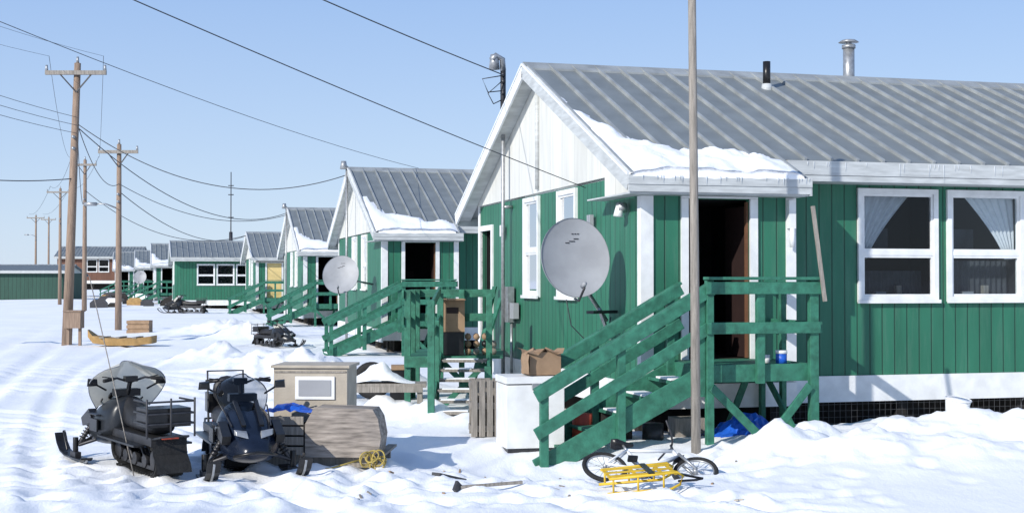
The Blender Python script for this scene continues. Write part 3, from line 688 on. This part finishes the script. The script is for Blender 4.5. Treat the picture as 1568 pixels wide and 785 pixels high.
# ------------------------------------------------------------------ snowmobile
def snowmobile(name, loc, head, hood='greyhood', s=.9, rack=True, tall=1.0, wcol=True, ww=.40, lamp='metal'):
    e = empty(name, loc, math.atan2(head[1], head[0]), s)
    b = B()
    prof = []
    for i in range(13): t = math.pi / 2 + math.pi * i / 12; prof.append((-1.18 + .16 * math.cos(t), .17 + .16 * math.sin(t)))
    prof.append((-.1, .01))
    for i in range(13): t = -math.pi / 2 + math.pi * i / 12; prof.append((.12 + .15 * math.cos(t), .23 + .15 * math.sin(t)))
    vs = []; n = len(prof)
    for yy in (-.19, .19):
        for p in prof: vs.append((p[0], yy, p[1]))
    b.add(vs, [(i, (i + 1) % n, n + (i + 1) % n, n + i) for i in range(n)], 'rubber')
    for yy in (-.12, .12):
        b.beam((-1.15, yy, .08), (.05, yy, .08), .03, .05, 'metal')
        for x in (-1.18, -.85, -.5, -.15, .12): b.cyl((x, yy - .03, .14 if x not in (-1.18, .12) else .18), (x, yy + .03, .14 if x not in (-1.18, .12) else .18), .08 if x not in (-1.18, .12) else .12, 'metal')
        b.tube([(-.9, yy, .1), (-.6, yy, .38)], .02, 'metal'); b.tube([(-.4, yy, .1), (-.1, yy, .38)], .02, 'metal')
    for i in range(n):
        p = Vector((prof[i][0], 0, prof[i][1])); b.beam(p + Vector((0, -.18, 0)), p + Vector((0, .18, 0)), .05, .05, 'rubber')
    for i in range(14):
        x = -1.1 + i * .09; b.box(x, x + .03, -.18, .18, -.01, .02, 'rubber')
    b.box(-1.3, .25, -.22, .22, .36, .46, 'metal'); b.box(-1.1, .3, -.36, -.225, .34, .365, 'black'); b.box(-1.1, .3, .225, .36, .34, .365, 'black')
    b.sheet([[(-1.3 - .02 * i - .03 * i * (i > 2), y_, .46 - .1 * i) for y_ in (-.21, .21)] for i in range(5)], 'rubber', False)
    b.box(-1.36, -1.31, -.10, .10, .44, .475, 'red')
    b.tube([(-1.28, -.2, .44), (-1.48, -.17, .48), (-1.5, 0, .49), (-1.48, .17, .48), (-1.28, .2, .44)], .014, 'metal')
    def sec(x, w, zb, zt):
        return [(x, w * c, zb + (zt - zb) * q) for c, q in ((-.55, 0), (-1, .22), (-.98, .5), (-.8, .82), (-.35, 1), (.35, 1), (.8, .82), (.98, .5), (1, .22), (.55, 0))]
    b2 = B()
    b2.loft([sec(.02, .20, .40, .80), sec(.15, .30, .26, .86), sec(.4, .37, .2, .84), sec(.72, .36, .18, .72), sec(.98, .28, .2, .56), sec(1.16, .16, .26, .44), sec(1.2, .1, .3, .38)], hood)
    b2.finish('hood', e, sub=2)
    b3 = B()
    b3.loft([[(x, y_ * w, zb + q * (zt - zb)) for y_, q in ((-1, 0), (-1, .6), (-.7, 1), (.7, 1), (1, .6), (1, 0))] for x, w, zb, zt in ((-1.12, .14, .47, .66), (-1.05, .18, .46, .72), (-.6, .19, .46, .70), (-.2, .15, .46, .72), (.1, .11, .46, .86), (.16, .08, .5, .84))], 'seat')
    if not rack: b3.loft([[(x, y_ * w, z) for y_ in (-1, 1) for z in ((zb, zt) if y_ < 0 else (zt, zb))] for x, w, zb, zt in ((-.90, .17, .72, 1.06), (-.83, .20, .69, 1.10), (-.75, .17, .69, 1.04))], 'seat')
    b3.finish('seat', e, sub=2)
    if rack:
        b.box(-1.32, -.9, -.26, .26, .58, .80, 'black')
        for z in (.62, .74, .88): b.tube([(-.88, -.28, z), (-1.35, -.29, z), (-1.36, .29, z), (-.88, .28, z)], .014, 'metal', 6)
        for y_ in (-.29, 0, .29):
            b.tube([(-1.36, y_, .46), (-1.36, y_, .92)], .014, 'metal', 6)
    else:
        b.tube([(-.85, -.22, .5), (-.95, -.22, 1.12), (-.95, .22, 1.12), (-.85, .22, .5)], .016, 'metal', 6)
        b.box(-1.28, -.95, -.2, .2, .60, .84, 'black')
    for sd in (-1, 1):
        b.prism([(.52, .50), (.95, .42), (1.02, .52), (.70, .66)], 1, sd * .30 - .05, sd * .30 + .05, 'black')
        # wedge headlamps
        b.loft([[(1.00, sd * .06, .50), (1.00, sd * .22, .53), (.99, sd * .22, .59), (.99, sd * .08, .57)], [(1.075, sd * .07, .49), (1.04, sd * .20, .525), (1.02, sd * .20, .57), (1.04, sd * .08, .55)]], 'steel' if lamp == 'metal' else 'dish', False)
        b.box(.25, .55, sd * .37 - .012, sd * .37 + .012, .40, .56, 'black'); b.box(.3, .7, sd * .345 - .03, sd * .345 + .03, .60, .615, lamp)
        b.beam((.45, sd * .12, .86), (.95, sd * .10, .62), .05, .03, 'black')
        b.beam((.40, sd * .26, .80), (.85, sd * .22, .61), .015, .02, lamp)
        ys_ = sd * .50
        b.tube([(.55, sd * .2, .30), (.72, ys_ - sd * .04, .2)], .022, 'metal'); b.tube([(.85, sd * .2, .30), (.74, ys_ - sd * .04, .2)], .022, 'metal')
        b.tube([(.7, sd * .24, .56), (.73, ys_ - sd * .05, .22)], .030, 'metal', 10)
        for q in range(7):
            t = .2 + q * .1; c = Vector((.7, sd * .24, .56)).lerp(Vector((.73, ys_ - sd * .05, .22)), t); b.ring(c, Vector((.03, sd * .21, -.34)), .044, .010, 'black', 12, 5)
        b.cyl((.73, ys_, .05), (.73, ys_, .30), .035, 'black')
        ski = [(.25, .045), (.3, .02), (.6, .015), (1.0, .02), (1.2, .06), (1.34, .15), (1.42, .26)]
        for w, k, dz in ((.075, 'black', .02), (.012, 'steel', -.005)):
            b.loft([[(x, ys_ - w, z + dz), (x, ys_ + w, z + dz), (x, ys_ + w, z + dz + .022), (x, ys_ - w, z + dz + .022)] for x, z in ski], k, False)
        b.tube([(1.38, ys_ - .05, .24), (1.40, ys_ - .05, .32), (1.28, ys_, .33), (1.1, ys_, .10)], .013, 'black')
        b.box(.62, .84, ys_ - .04, ys_ + .04, .04, .12, 'metal')
        b.tube([(.12, 0, 1.02), (.08, sd * .18, 1.08), (.0, sd * .34, 1.06)], .014, 'metal'); b.cyl((.03, sd * .24, 1.075), (-.02, sd * .38, 1.055), .024, 'rubber')
        b.tube([(.06, sd * .22, 1.08), (.10, sd * .36, 1.10)], .008, 'black', 5)
        b.tube([(.25, sd * .26, .92), (.2, sd * .44, 1.02)], .012, 'black'); b.loft([[(.2, sd * .44 + p, 1.02 + q) for p, q in ((-.06, -.04), (.08, -.04), (.07, .06), (-.05, .05))], [(.26, sd * .44 + p * .7, 1.02 + q * .7) for p, q in ((-.06, -.04), (.08, -.04), (.07, .06), (-.05, .05))]], 'black')
    b.tube([(.25, 0, .78), (.12, 0, 1.03)], .03, 'black'); b.box(.05, .15, -.08, .08, 1.03, 1.10, 'black')
    b.box(.18, .34, -.16, .16, .84, .93, 'black')
    b.tube([(1.1, -.24, .30), (1.24, -.14, .34), (1.27, 0, .36), (1.24, .14, .34), (1.1, .24, .30)], .018, 'black')
    b.finish('chassis', e, bevel=.004)
    b4 = B(); rows = []
    for i in range(13):
        t = i / 12; row = []
        for j in range(19):
            u = -1 + 2 * j / 18
            w = ww * (.80 + .35 * math.sin(min(t, .6) * 2.6)) * math.sqrt(max(.02, 1 - max(0, (t - .5) / .52) ** 2.4))
            row.append((.62 - .36 * t * .9 - .22 * u * u, u * w, .74 + (.54 * t) * tall - .05 * u * u))
        rows.append(row)
    b4.sheet(rows, 'wshield' if wcol else 'darkshield')
    b4.tube([rows[i][0] for i in range(13)] + [rows[12][j] for j in range(1, 19)] + [rows[i][18] for i in range(11, -1, -1)], .006, 'dish' if wcol else 'black', 5)
    b4.finish('windshield', e)
    return e
sx, sy = -4.10, 14.75
snowmobile('snowmobile', (sx, sy, gz(sx, sy) + .0), (-.56, .83), s=.86, tall=1.0, ww=.43)
sx, sy = -2.98, 14.85
snowmobile('snowmobile.001', (sx, sy, gz(sx, sy) + .0), (.36, -.93), hood='bluehood', s=.92, rack=False, tall=.78, wcol=False, ww=.26, lamp='metal')
snowmobile('snowmobile.002', (-7.3, 42, gz(-7.3, 42)), (.9, -1), s=.75, tall=.4, ww=.2)
snowmobile('snowmobile.003', (-19.8, 82, gz(-19.8, 82)), (-1, .1), s=1.0, tall=.6)

# ------------------------------------------------------------------ komatik sled with plywood boxes
kx, ky = -2.12, 15.4
e = empty('cargo_sled', (kx, ky, gz(kx, ky)), -.06)
b = B()
for yy in (-.42, .36):
    b.loft([[(x, yy - .03, z0), (x, yy + .03, z0), (x, yy + .03, z0 + .12), (x, yy - .03, z0 + .12)] for x, z0 in ((-.75, .12), (-.6, .02), (-.4, 0), (.5, 0), (.7, 0))], 'wood', False)
for i in range(9): b.box(-.7 + i * .17, -.6 + i * .17, -.5, .45, .125, .15, 'wood')
b.finish('runners', e)
b = B()
b.box(-.58, .26, .0, .62, .16, 1.05, 'beige'); b.box(-.61, .29, -.03, .65, 1.053, 1.085, 'beige')
b.box(-.33, .12, -.02, -.003, .70, .96, 'white'); b.box(-.29, .08, -.028, -.022, .74, .92, 'dish')
b.box(-.605, -.583, .1, .5, .66, .92, 'white'); b.box(-.585, .265, -.012, -.001, .16, .2, 'wood')
b.box(-.57, .25, -.010, -.001, 1.0, 1.02, 'wood')
b.finish('caboose', e, bevel=.006)
b = B()
pts = [(-.10, .12), (.70, .12), (.735, .34), (.70, .54), (.64, .645), (.0, .665), (-.10, .48)]
b.prism(pts, 1, -.56, -.53, 'ply'); b.prism([(-.08, .14), (.68, .14), (.70, .34), (.66, .56), (.62, .6), (.0, .62)], 1, -.05, -.03, 'ply')
b.sheet([[(x, y_, z) for y_ in (-.53, -.03)] for x, z in ((.70, .15), (.725, .34), (.69, .53), (.63, .63), (.0, .65))], 'ply')
for i in range(4): b.box(-.68, -.12, -.55, -.53, .14 + i * .11, .23 + i * .11, 'wood')
b.box(-.70, -.68, -.55, -.06, .16, .55, 'wood'); b.box(-.12, -.10, -.55, -.06, .16, .48, 'crawl'); b.box(-.68, -.14, -.5, -.03, .3, .45, 'crawl')
b.finish('plywood_box', e, bevel=.003)
b = B(); b.sheet([[(-.60 + .55 * j / 12, -.5 + .36 * i / 8, .58 + .11 * math.exp(-((j - 6) / 5) ** 2 - ((i - 4) / 4) ** 2) + .03 * noise.noise(Vector((j * .8, i * .8, 5)))) for j in range(13)] for i in range(9)], 'blue', False)
b.finish('tarp_load', e)
b = B()
for i in range(9):
    c = Vector((.66 + random.uniform(-.10, .10), -.64 + random.uniform(-.05, .05), .09 + random.uniform(-.05, .07)))
    b.ring(c, (random.uniform(-1, 1), -1, random.uniform(-.3, 1)), random.uniform(.05, .09), .009, 'rope', 18, 5)
b.tube([(.5, -.6, .1), (.2, -.7, .02), (.0, -.72, .015), (-.3, -.75, .01)], .010, 'rope', 5)
b.finish('rope_coil', e)

# ------------------------------------------------------------------ bicycle lying in the snow
e = empty('fallen_bicycle', (1.42, 14.05, gz(1.4, 14.05) + .13), 0, rot=(R(-60), R(4), R(6)))
b = B()
rw, fwv = Vector((-.47, 0, 0)), Vector((.48, 0, 0)); r_ = .215
for c, cant in ((rw, 0), (fwv, .25)):
    ax = Vector((cant, 1, 0)).normalized()
    b.ring(c, ax, r_, .024, 'rubber', 36, 8); b.ring(c, ax, r_ - .026, .010, 'steel', 36, 6); b.cyl(c - ax * .04, c + ax * .04, .022, 'steel')
    u_ = ax.orthogonal().normalized(); w_ = ax.cross(u_)
    for i in range(16):
        t = i * math.pi / 8; b.tube([c + ax * (.02 if i % 2 else -.02), c + (u_ * math.cos(t) + w_ * math.sin(t)) * (r_ - .03)], .0028, 'steel', 4)
bbk = Vector((-.08, 0, -.02)); st_ = Vector((-.20, 0, .30)); hd_ = Vector((.30, 0, .34)); hl = Vector((.33, 0, .24))
for p, q, r2_ in ((bbk, st_, .020), (st_, hd_, .020), (bbk, hl, .024), (hd_, hl, .022)): b.tube([p, q], r2_, 'white')
for s_ in (-.045, .045):
    o = Vector((0, s_, 0)); b.tube([rw + o, bbk + o * .5], .012, 'white'); b.tube([rw + o, st_ + o * .3], .012, 'white'); b.tube([fwv + o, hl + Vector((0, s_, 0))], .016, 'steel')
b.tube([st_, st_ + Vector((-.03, 0, .09))], .013, 'steel'); b.loft([[(x, w, z), (x, -w, z), (x, -w * .8, z + .035), (x, w * .8, z + .035)] for x, w, z in ((-.36, .05, .40), (-.3, .07, .395), (-.2, .03, .385), (-.12, .015, .39))], 'black')
b.tube([hd_, hd_ + Vector((-.01, 0, .10))], .014, 'metal'); b.tube([hd_ + Vector((-.09, -.26, .18)), hd_ + Vector((-.02, -.12, .17)), hd_ + Vector((0, -.05, .1)), hd_ + Vector((0, .05, .1)), hd_ + Vector((-.02, .12, .17)), hd_ + Vector((-.09, .26, .18))], .011, 'metal')
b.ring(bbk + Vector((0, .04, 0)), (0, 1, 0), .075, .008, 'metal', 20, 5); b.tube([bbk + Vector((-.11, -.06, .06)), bbk + Vector((.11, .06, -.06))], .01, 'metal')
b.box(-.24, -.14, -.13, -.06, .03, .055, 'black'); b.box(-.02, .08, .06, .14, -.10, -.075, 'black')
b.sheet([[(.48 + (r_ + .035) * math.cos(t), y_, (r_ + .035) * math.sin(t)) for y_ in (-.04, .04)] for t in [R(110 + 10 * i) for i in range(12)]], 'black')
b.finish('bicycle_frame', e)

e = empty('yellow_toboggan_sled', (1.26, 13.05, gz(1.26, 13.05) + .03), .17, rot=(.12, -.05, .17))
b = B()
for yy in (-.17, .17):
    b.tube([(-.40, yy, .01), (.22, yy, .01), (.31, yy, .05), (.34, yy, .13), (.28, yy, .17), (-.38, yy, .15)], .014, 'yellow', 8)
    for x in (-.34, -.1, .15): b.tube([(x, yy, .01), (x, yy, .155)], .010, 'yellow', 6)
for yy in (-.13, -.01, .11): b.box(-.38, .28, yy - .012, yy + .018, .16, .172, 'yellow')
for x in (-.36, -.1, .15, .27): b.box(x - .015, x + .015, -.17, .17, .145, .159, 'yellow')
b.tube([(.30, -.16, .08), (.5, 0, .03), (.60, .03, .03), (.30, .16, .08)], .012, 'black'); b.box(.0, .06, -.18, .18, .175, .185, 'black')
b.finish('sled_frame', e)
b = B()
def gp_(x, y_, o=.02): return Vector((x, y_, gz(x, y_) + o))
b.beam(gp_(-.78, 13.95), gp_(-.52, 14.35), .10, .03, 'metal'); b.finish('loose_plank')
b = B(); b.beam(gp_(-.50, 13.15), gp_(.1, 13.35), .03, .03, 'wood'); b.beam(gp_(-.54, 13.1, .0), gp_(-.51, 13.15, .06), .03, .10, 'metal'); b.finish('wooden_hoe')
b = B()
for i in range(30):
    x = random.uniform(-1.5, 3.2); y_ = random.uniform(12.3, 15.4); a = random.uniform(0, 3.14); l = random.uniform(.02, .09)
    b.beam(gp_(x, y_, .006), gp_(x + l * math.cos(a), y_ + l * math.sin(a), .008), .02, .012, random.choice(['wood', 'card', 'wood', 'beige']))
b.finish('scattered_litter')
b = B()
b.tube([(-3.85, 13.9, gz(-3.85, 13.9)), (-4.15, 14.3, .8), (-4.75, 15.3, 2.05)], .006, 'wood', 5); b.finish('marker_rod')

# ------------------------------------------------------------------ utility poles and wires
def upole(name, x, y_, h, arm=1.9, lean=(0, 0), r=.16, armrot=0, lamp=False):
    e = empty(name, (x, y_, gz(x, y_) - .3), 0)
    b = B(); t = Vector((lean[0], lean[1], h + .3))
    b.tube([(0, 0, 0), t * .5, t], r, 'pole', 14, r * .62)
    za = h + .3 - .32; c = t * (za / (h + .3)); d = Vector((math.cos(armrot), math.sin(armrot), 0))
    if arm:
        b.beam(c - d * arm / 2 + Vector((0, -.14, 0)), c + d * arm / 2 + Vector((0, -.14, 0)), .10, .13, 'wood')
        b.beam(c - d * arm * .28 + Vector((0, -.15, 0)), c + Vector((0, -.1, -.6)), .03, .04, 'metal'); b.beam(c + d * arm * .28 + Vector((0, -.15, 0)), c + Vector((0, -.1, -.6)), .03, .04, 'metal')
        for q in (-.48, .48): b.cyl(c + d * arm * q + Vector((0, -.14, .06)), c + d * arm * q + Vector((0, -.14, .24)), .05, 'steel', .035)
    b.cyl(t, t + Vector((0, 0, .2)), .05, 'steel', .035)
    for z in (h * .77, h * .73): b.cyl((t.x * .75, -.2, z), (t.x * .75, .2, z), .05, 'steel')
    if lamp:
        b.tube([c + Vector((0, 0, -2.3)), c + Vector((-.5, -.1, -2.1)), c + Vector((-.9, -.15, -2.1))], .03, 'steel'); b.loft([[(c.x - .85 - p, -.15 + q * w, c.z - 2.12 + v_) for q, v_ in ((-1, 0), (-.7, .08), (.7, .08), (1, 0), (.6, -.06), (-.6, -.06))] for p, w in ((0, .07), (.2, .13), (.5, .10))], 'steel')
    b.finish('pole_and_crossarm', e)
    return Vector((x, y_, gz(x, y_))) + t
P1 = upole('utility_pole', -13.9, 42.5, 8.8, lean=(.3, 0))
P2 = upole('utility_pole.001', -15.9, 55, 7.5, arm=1.6, lamp=True, r=.14, lean=(.0, 0))
P3 = upole('utility_pole.002', -26.7, 85, 9.4, arm=1.5, lamp=False)
P4 = upole('utility_pole.003', -38.2, 115, 9.8, arm=2.2)
P5 = upole('utility_pole.004', -59.5, 170, 10.2, arm=2.2, lamp=True)
P6 = upole('utility_pole.005', -63, 185, 10.5, arm=2.0)
P0 = upole('utility_pole.006', -15, -3, 9.0)
PL = upole('utility_pole.007', -22, 36, 9.5, arm=2)
e = empty('mail_box_stand', (-13.5, 42.0, 0)); b = B()
b.box(-.25, .25, -.2, .2, .55, 1.05, 'pole'); b.box(-.22, -.14, -.05, .05, -.2, .6, 'pole'); b.box(.14, .22, -.05, .05, -.2, .6, 'pole'); b.box(-.28, .28, -.23, .23, 1.052, 1.1, 'pole'); b.finish('box_on_posts', e)
e = empty('wooden_sledge', (-11.9, 41.5, 0), .0); b = B()
b.loft([[(x, -.35 * w, z), (x, .35 * w, z), (x, .4 * w, z + .22), (x, -.4 * w, z + .22)] for x, w, z in ((-1.0, .25, .3), (-.8, .7, .12), (-.3, 1, .05), (.5, 1, .05), (.95, .9, .1), (1.0, .85, .12))], 'orange', False)
for x in (-.5, 0, .5): b.box(x - .06, x + .06, -.42, .42, .275, .31, 'wood')
b.finish('sledge_hull', e)
e = empty('wooden_crate', (-14.2, 52, 0)); b = B(); b.box(-.4, .4, -.3, .3, 0, .5, 'card')
for z in (.02, .2, .38): b.box(-.43, .43, -.33, -.302, z, z + .12, 'card')
b.finish('crate', e)

wb = B()
def wire(p, q, sag, r=.012, n=28):
    p = Vector(p); q = Vector(q)
    wb.tube([p.lerp(q, i / n) - Vector((0, 0, sag * 4 * (i / n) * (1 - i / n))) for i in range(n + 1)], r, 'wire', 5)
def hl_(O, a, b_, z): return Vector((O[0], O[1], 0)) + U * a + V * b_ + Vector((0, 0, z))
mastN = hl_(HO, -.2, 6.35, 5.6)
wire(P0 + Vector((.8, 0, -.2)), mastN, .5, .010)
wire(P0 + Vector((.3, 0, -.5)), hl_(HO, -.1, 2.1, 3.35), .35, .0065)
wire(P0 + Vector((-.2, 0, -.2)), hl_(O_of((-4.84, 42.7)), 2, 5, 5.6), .9, .007)
O2 = O_of((-4.84, 42.7)); O3 = O_of((-10.6, 66)); O4 = O_of((-16.7, 87))
m2 = hl_(O2, -.4, 4.7, 5.3)
wire(P1 + Vector((0, 0, -2.2)), m2, 1.1, .014); wire(P1 + Vector((0, 0, -2.3)), hl_(O3, -.3, 4.6, 5.3), 1.3, .016)
wire(P2 + Vector((0, 0, -1.9)), hl_(O3, -.3, 4.6, 5.2), .8, .014); wire(P2 + Vector((0, 0, -2.2)), hl_(O4, -.3, 4.6, 4.9), 1.0, .018); wire(P3 + Vector((0, 0, -2.2)), hl_(O4, -.3, 4.6, 4.9), 1.4, .02)
for o in (-.85, .85):
    wire(P0 + Vector((o, 0, -.2)), P1 + Vector((o, -.14, -.1)), 1.0, .005); wire(P1 + Vector((o, -.14, -.1)), P3 + Vector((o, 0, -.1)), 1.0, .008)
    wire(P3 + Vector((o, 0, -.1)), P4 + Vector((o, 0, -.1)), .8, .012); wire(P4 + Vector((o, 0, -.1)), P5 + Vector((o, 0, -.1)), .8, .014)
for z in (-2.0, -2.25, -2.5): wire(P0 + Vector((0, 0, z + 3)), P1 + Vector((0, 0, z)), 1.0 - z * .1, .008)
wire(PL + Vector((0, 0, -2.6)), P1 + Vector((0, 0, -3.9)), .9, .016)
wire(P1 + Vector((0, 0, -2.2)), P2 + Vector((0, 0, -1.9)), .7, .014); wire(P1 + Vector((0, 0, -2.4)), P3 + Vector((0, 0, -2.2)), 1.5, .014)
wb.finish('overhead_wires')
b = B()
p = hl_(O2, -.35, 4.7, 0); b.cyl(p, p + Vector((0, 0, 5.6)), .04, 'steel'); b.cyl(p + Vector((-.1, 0, 5.5)), p + Vector((-.1, 0, 5.75)), .12, 'steel', .08); b.finish('service_mast_pole')
b = B(); p = hl_(O3, -.35, 4.7, 0); b.cyl(p, p + Vector((0, 0, 5.6)), .04, 'steel'); b.cyl(p + Vector((-.1, 0, 5.5)), p + Vector((-.1, 0, 5.75)), .12, 'steel', .08); b.finish('service_mast_pole.001')
b = B(); b.cyl((-31, 150, 0), (-31, 150, 14), .09, 'metal', .05, seg=6); b.cyl((-31, 150, 4), (-31, 150, 7.4), .25, 'metal', .2, seg=6)
for z in (11.5, 9, 12.5): b.cyl((-31.3, 150, z), (-30.7, 150, z), .05, 'metal')
b.finish('radio_antenna')
b = B()
for i in range(40):
    y_ = random.uniform(95, 170); x = -.272 * y_ + random.uniform(-3, 6) - 1; s_ = random.uniform(.3, .8)
    z = gz(x, y_)
    b.loft([[(x + dx, y_ + dy * 1.0, z + h_) for dx, dy in ((-s_, -s_ * .6), (s_, -s_ * .5), (s_ * .8, s_ * .5), (-s_ * .9, s_ * .6))] for h_ in (0, s_ * .6)] + [[(x + dx * .6, y_ + dy * .6, z + s_ * 1.0) for dx, dy in ((-s_, -s_ * .6), (s_, -s_ * .5), (s_ * .8, s_ * .5), (-s_ * .9, s_ * .6))]], random.choice(['crawl', 'metal', 'wood', 'orange', 'snow', 'black', 'metal']), False)
b.finish('yard_clutter')

# ------------------------------------------------------------------ light, sky, camera
el = R(28)
sdir = Vector((-.641, -.767, 0)).normalized()
to = Vector((sdir.x * math.cos(el), sdir.y * math.cos(el), math.sin(el)))
ld = bpy.data.lights.new('sun', 'SUN'); ld.energy = 4.7; ld.angle = R(.5); ld.color = (1, .955, .88)
lo = bpy.data.objects.new('sun', ld); COL.objects.link(lo); lo.rotation_euler = to.to_track_quat('Z', 'Y').to_euler(); lo.location = (-20, -20, 30)
w = bpy.data.worlds.new('World'); scene.world = w; w.use_nodes = True
nt = w.node_tree; bg = nt.nodes['Background']; sk = nt.nodes.new('ShaderNodeTexSky'); sk.sky_type = 'NISHITA'; sk.sun_disc = False
sk.sun_elevation = el; sk.sun_rotation = math.atan2(to.x, to.y); sk.air_density = 1.0; sk.dust_density = 0.3; sk.ozone_density = 3.0
# painted gradient over the sky texture, adds fill: pale near the horizon, bluer above
tc = nt.nodes.new('ShaderNodeTexCoord'); sp = nt.nodes.new('ShaderNodeSeparateXYZ'); nt.links.new(tc.outputs['Generated'], sp.inputs[0])
rp = nt.nodes.new('ShaderNodeValToRGB'); nt.links.new(sp.outputs[2], rp.inputs['Fac'])
rp.color_ramp.elements[0].position = 0.0; rp.color_ramp.elements[0].color = (.66, .80, .99, 1)
rp.color_ramp.elements[1].position = 0.22; rp.color_ramp.elements[1].color = (.36, .55, .92, 1)
e3 = rp.color_ramp.elements.new(1.0); e3.color = (.13, .25, .55, 1)
vm = nt.nodes.new('ShaderNodeVectorMath'); vm.operation = 'SCALE'; vm.inputs['Scale'].default_value = 1 / .12; nt.links.new(rp.outputs[0], vm.inputs[0])
mx_ = nt.nodes.new('ShaderNodeMixRGB'); mx_.inputs[0].default_value = .80; nt.links.new(sk.outputs[0], mx_.inputs[1]); nt.links.new(vm.outputs[0], mx_.inputs[2])
nt.links.new(mx_.outputs[0], bg.inputs['Color']); bg.inputs['Strength'].default_value = .12
cd = bpy.data.cameras.new('camera'); cd.lens = 36 * 2084 / 1568; cd.clip_end = 8000; cd.clip_start = .1
co = bpy.data.objects.new('camera', cd); COL.objects.link(co); co.location = (0, 0, 2.0); co.rotation_euler = (R(90 + 1.03), 0, 0)
scene.camera = co
scene.view_settings.view_transform = 'Standard'; scene.view_settings.look = 'None'; scene.view_settings.exposure = 0
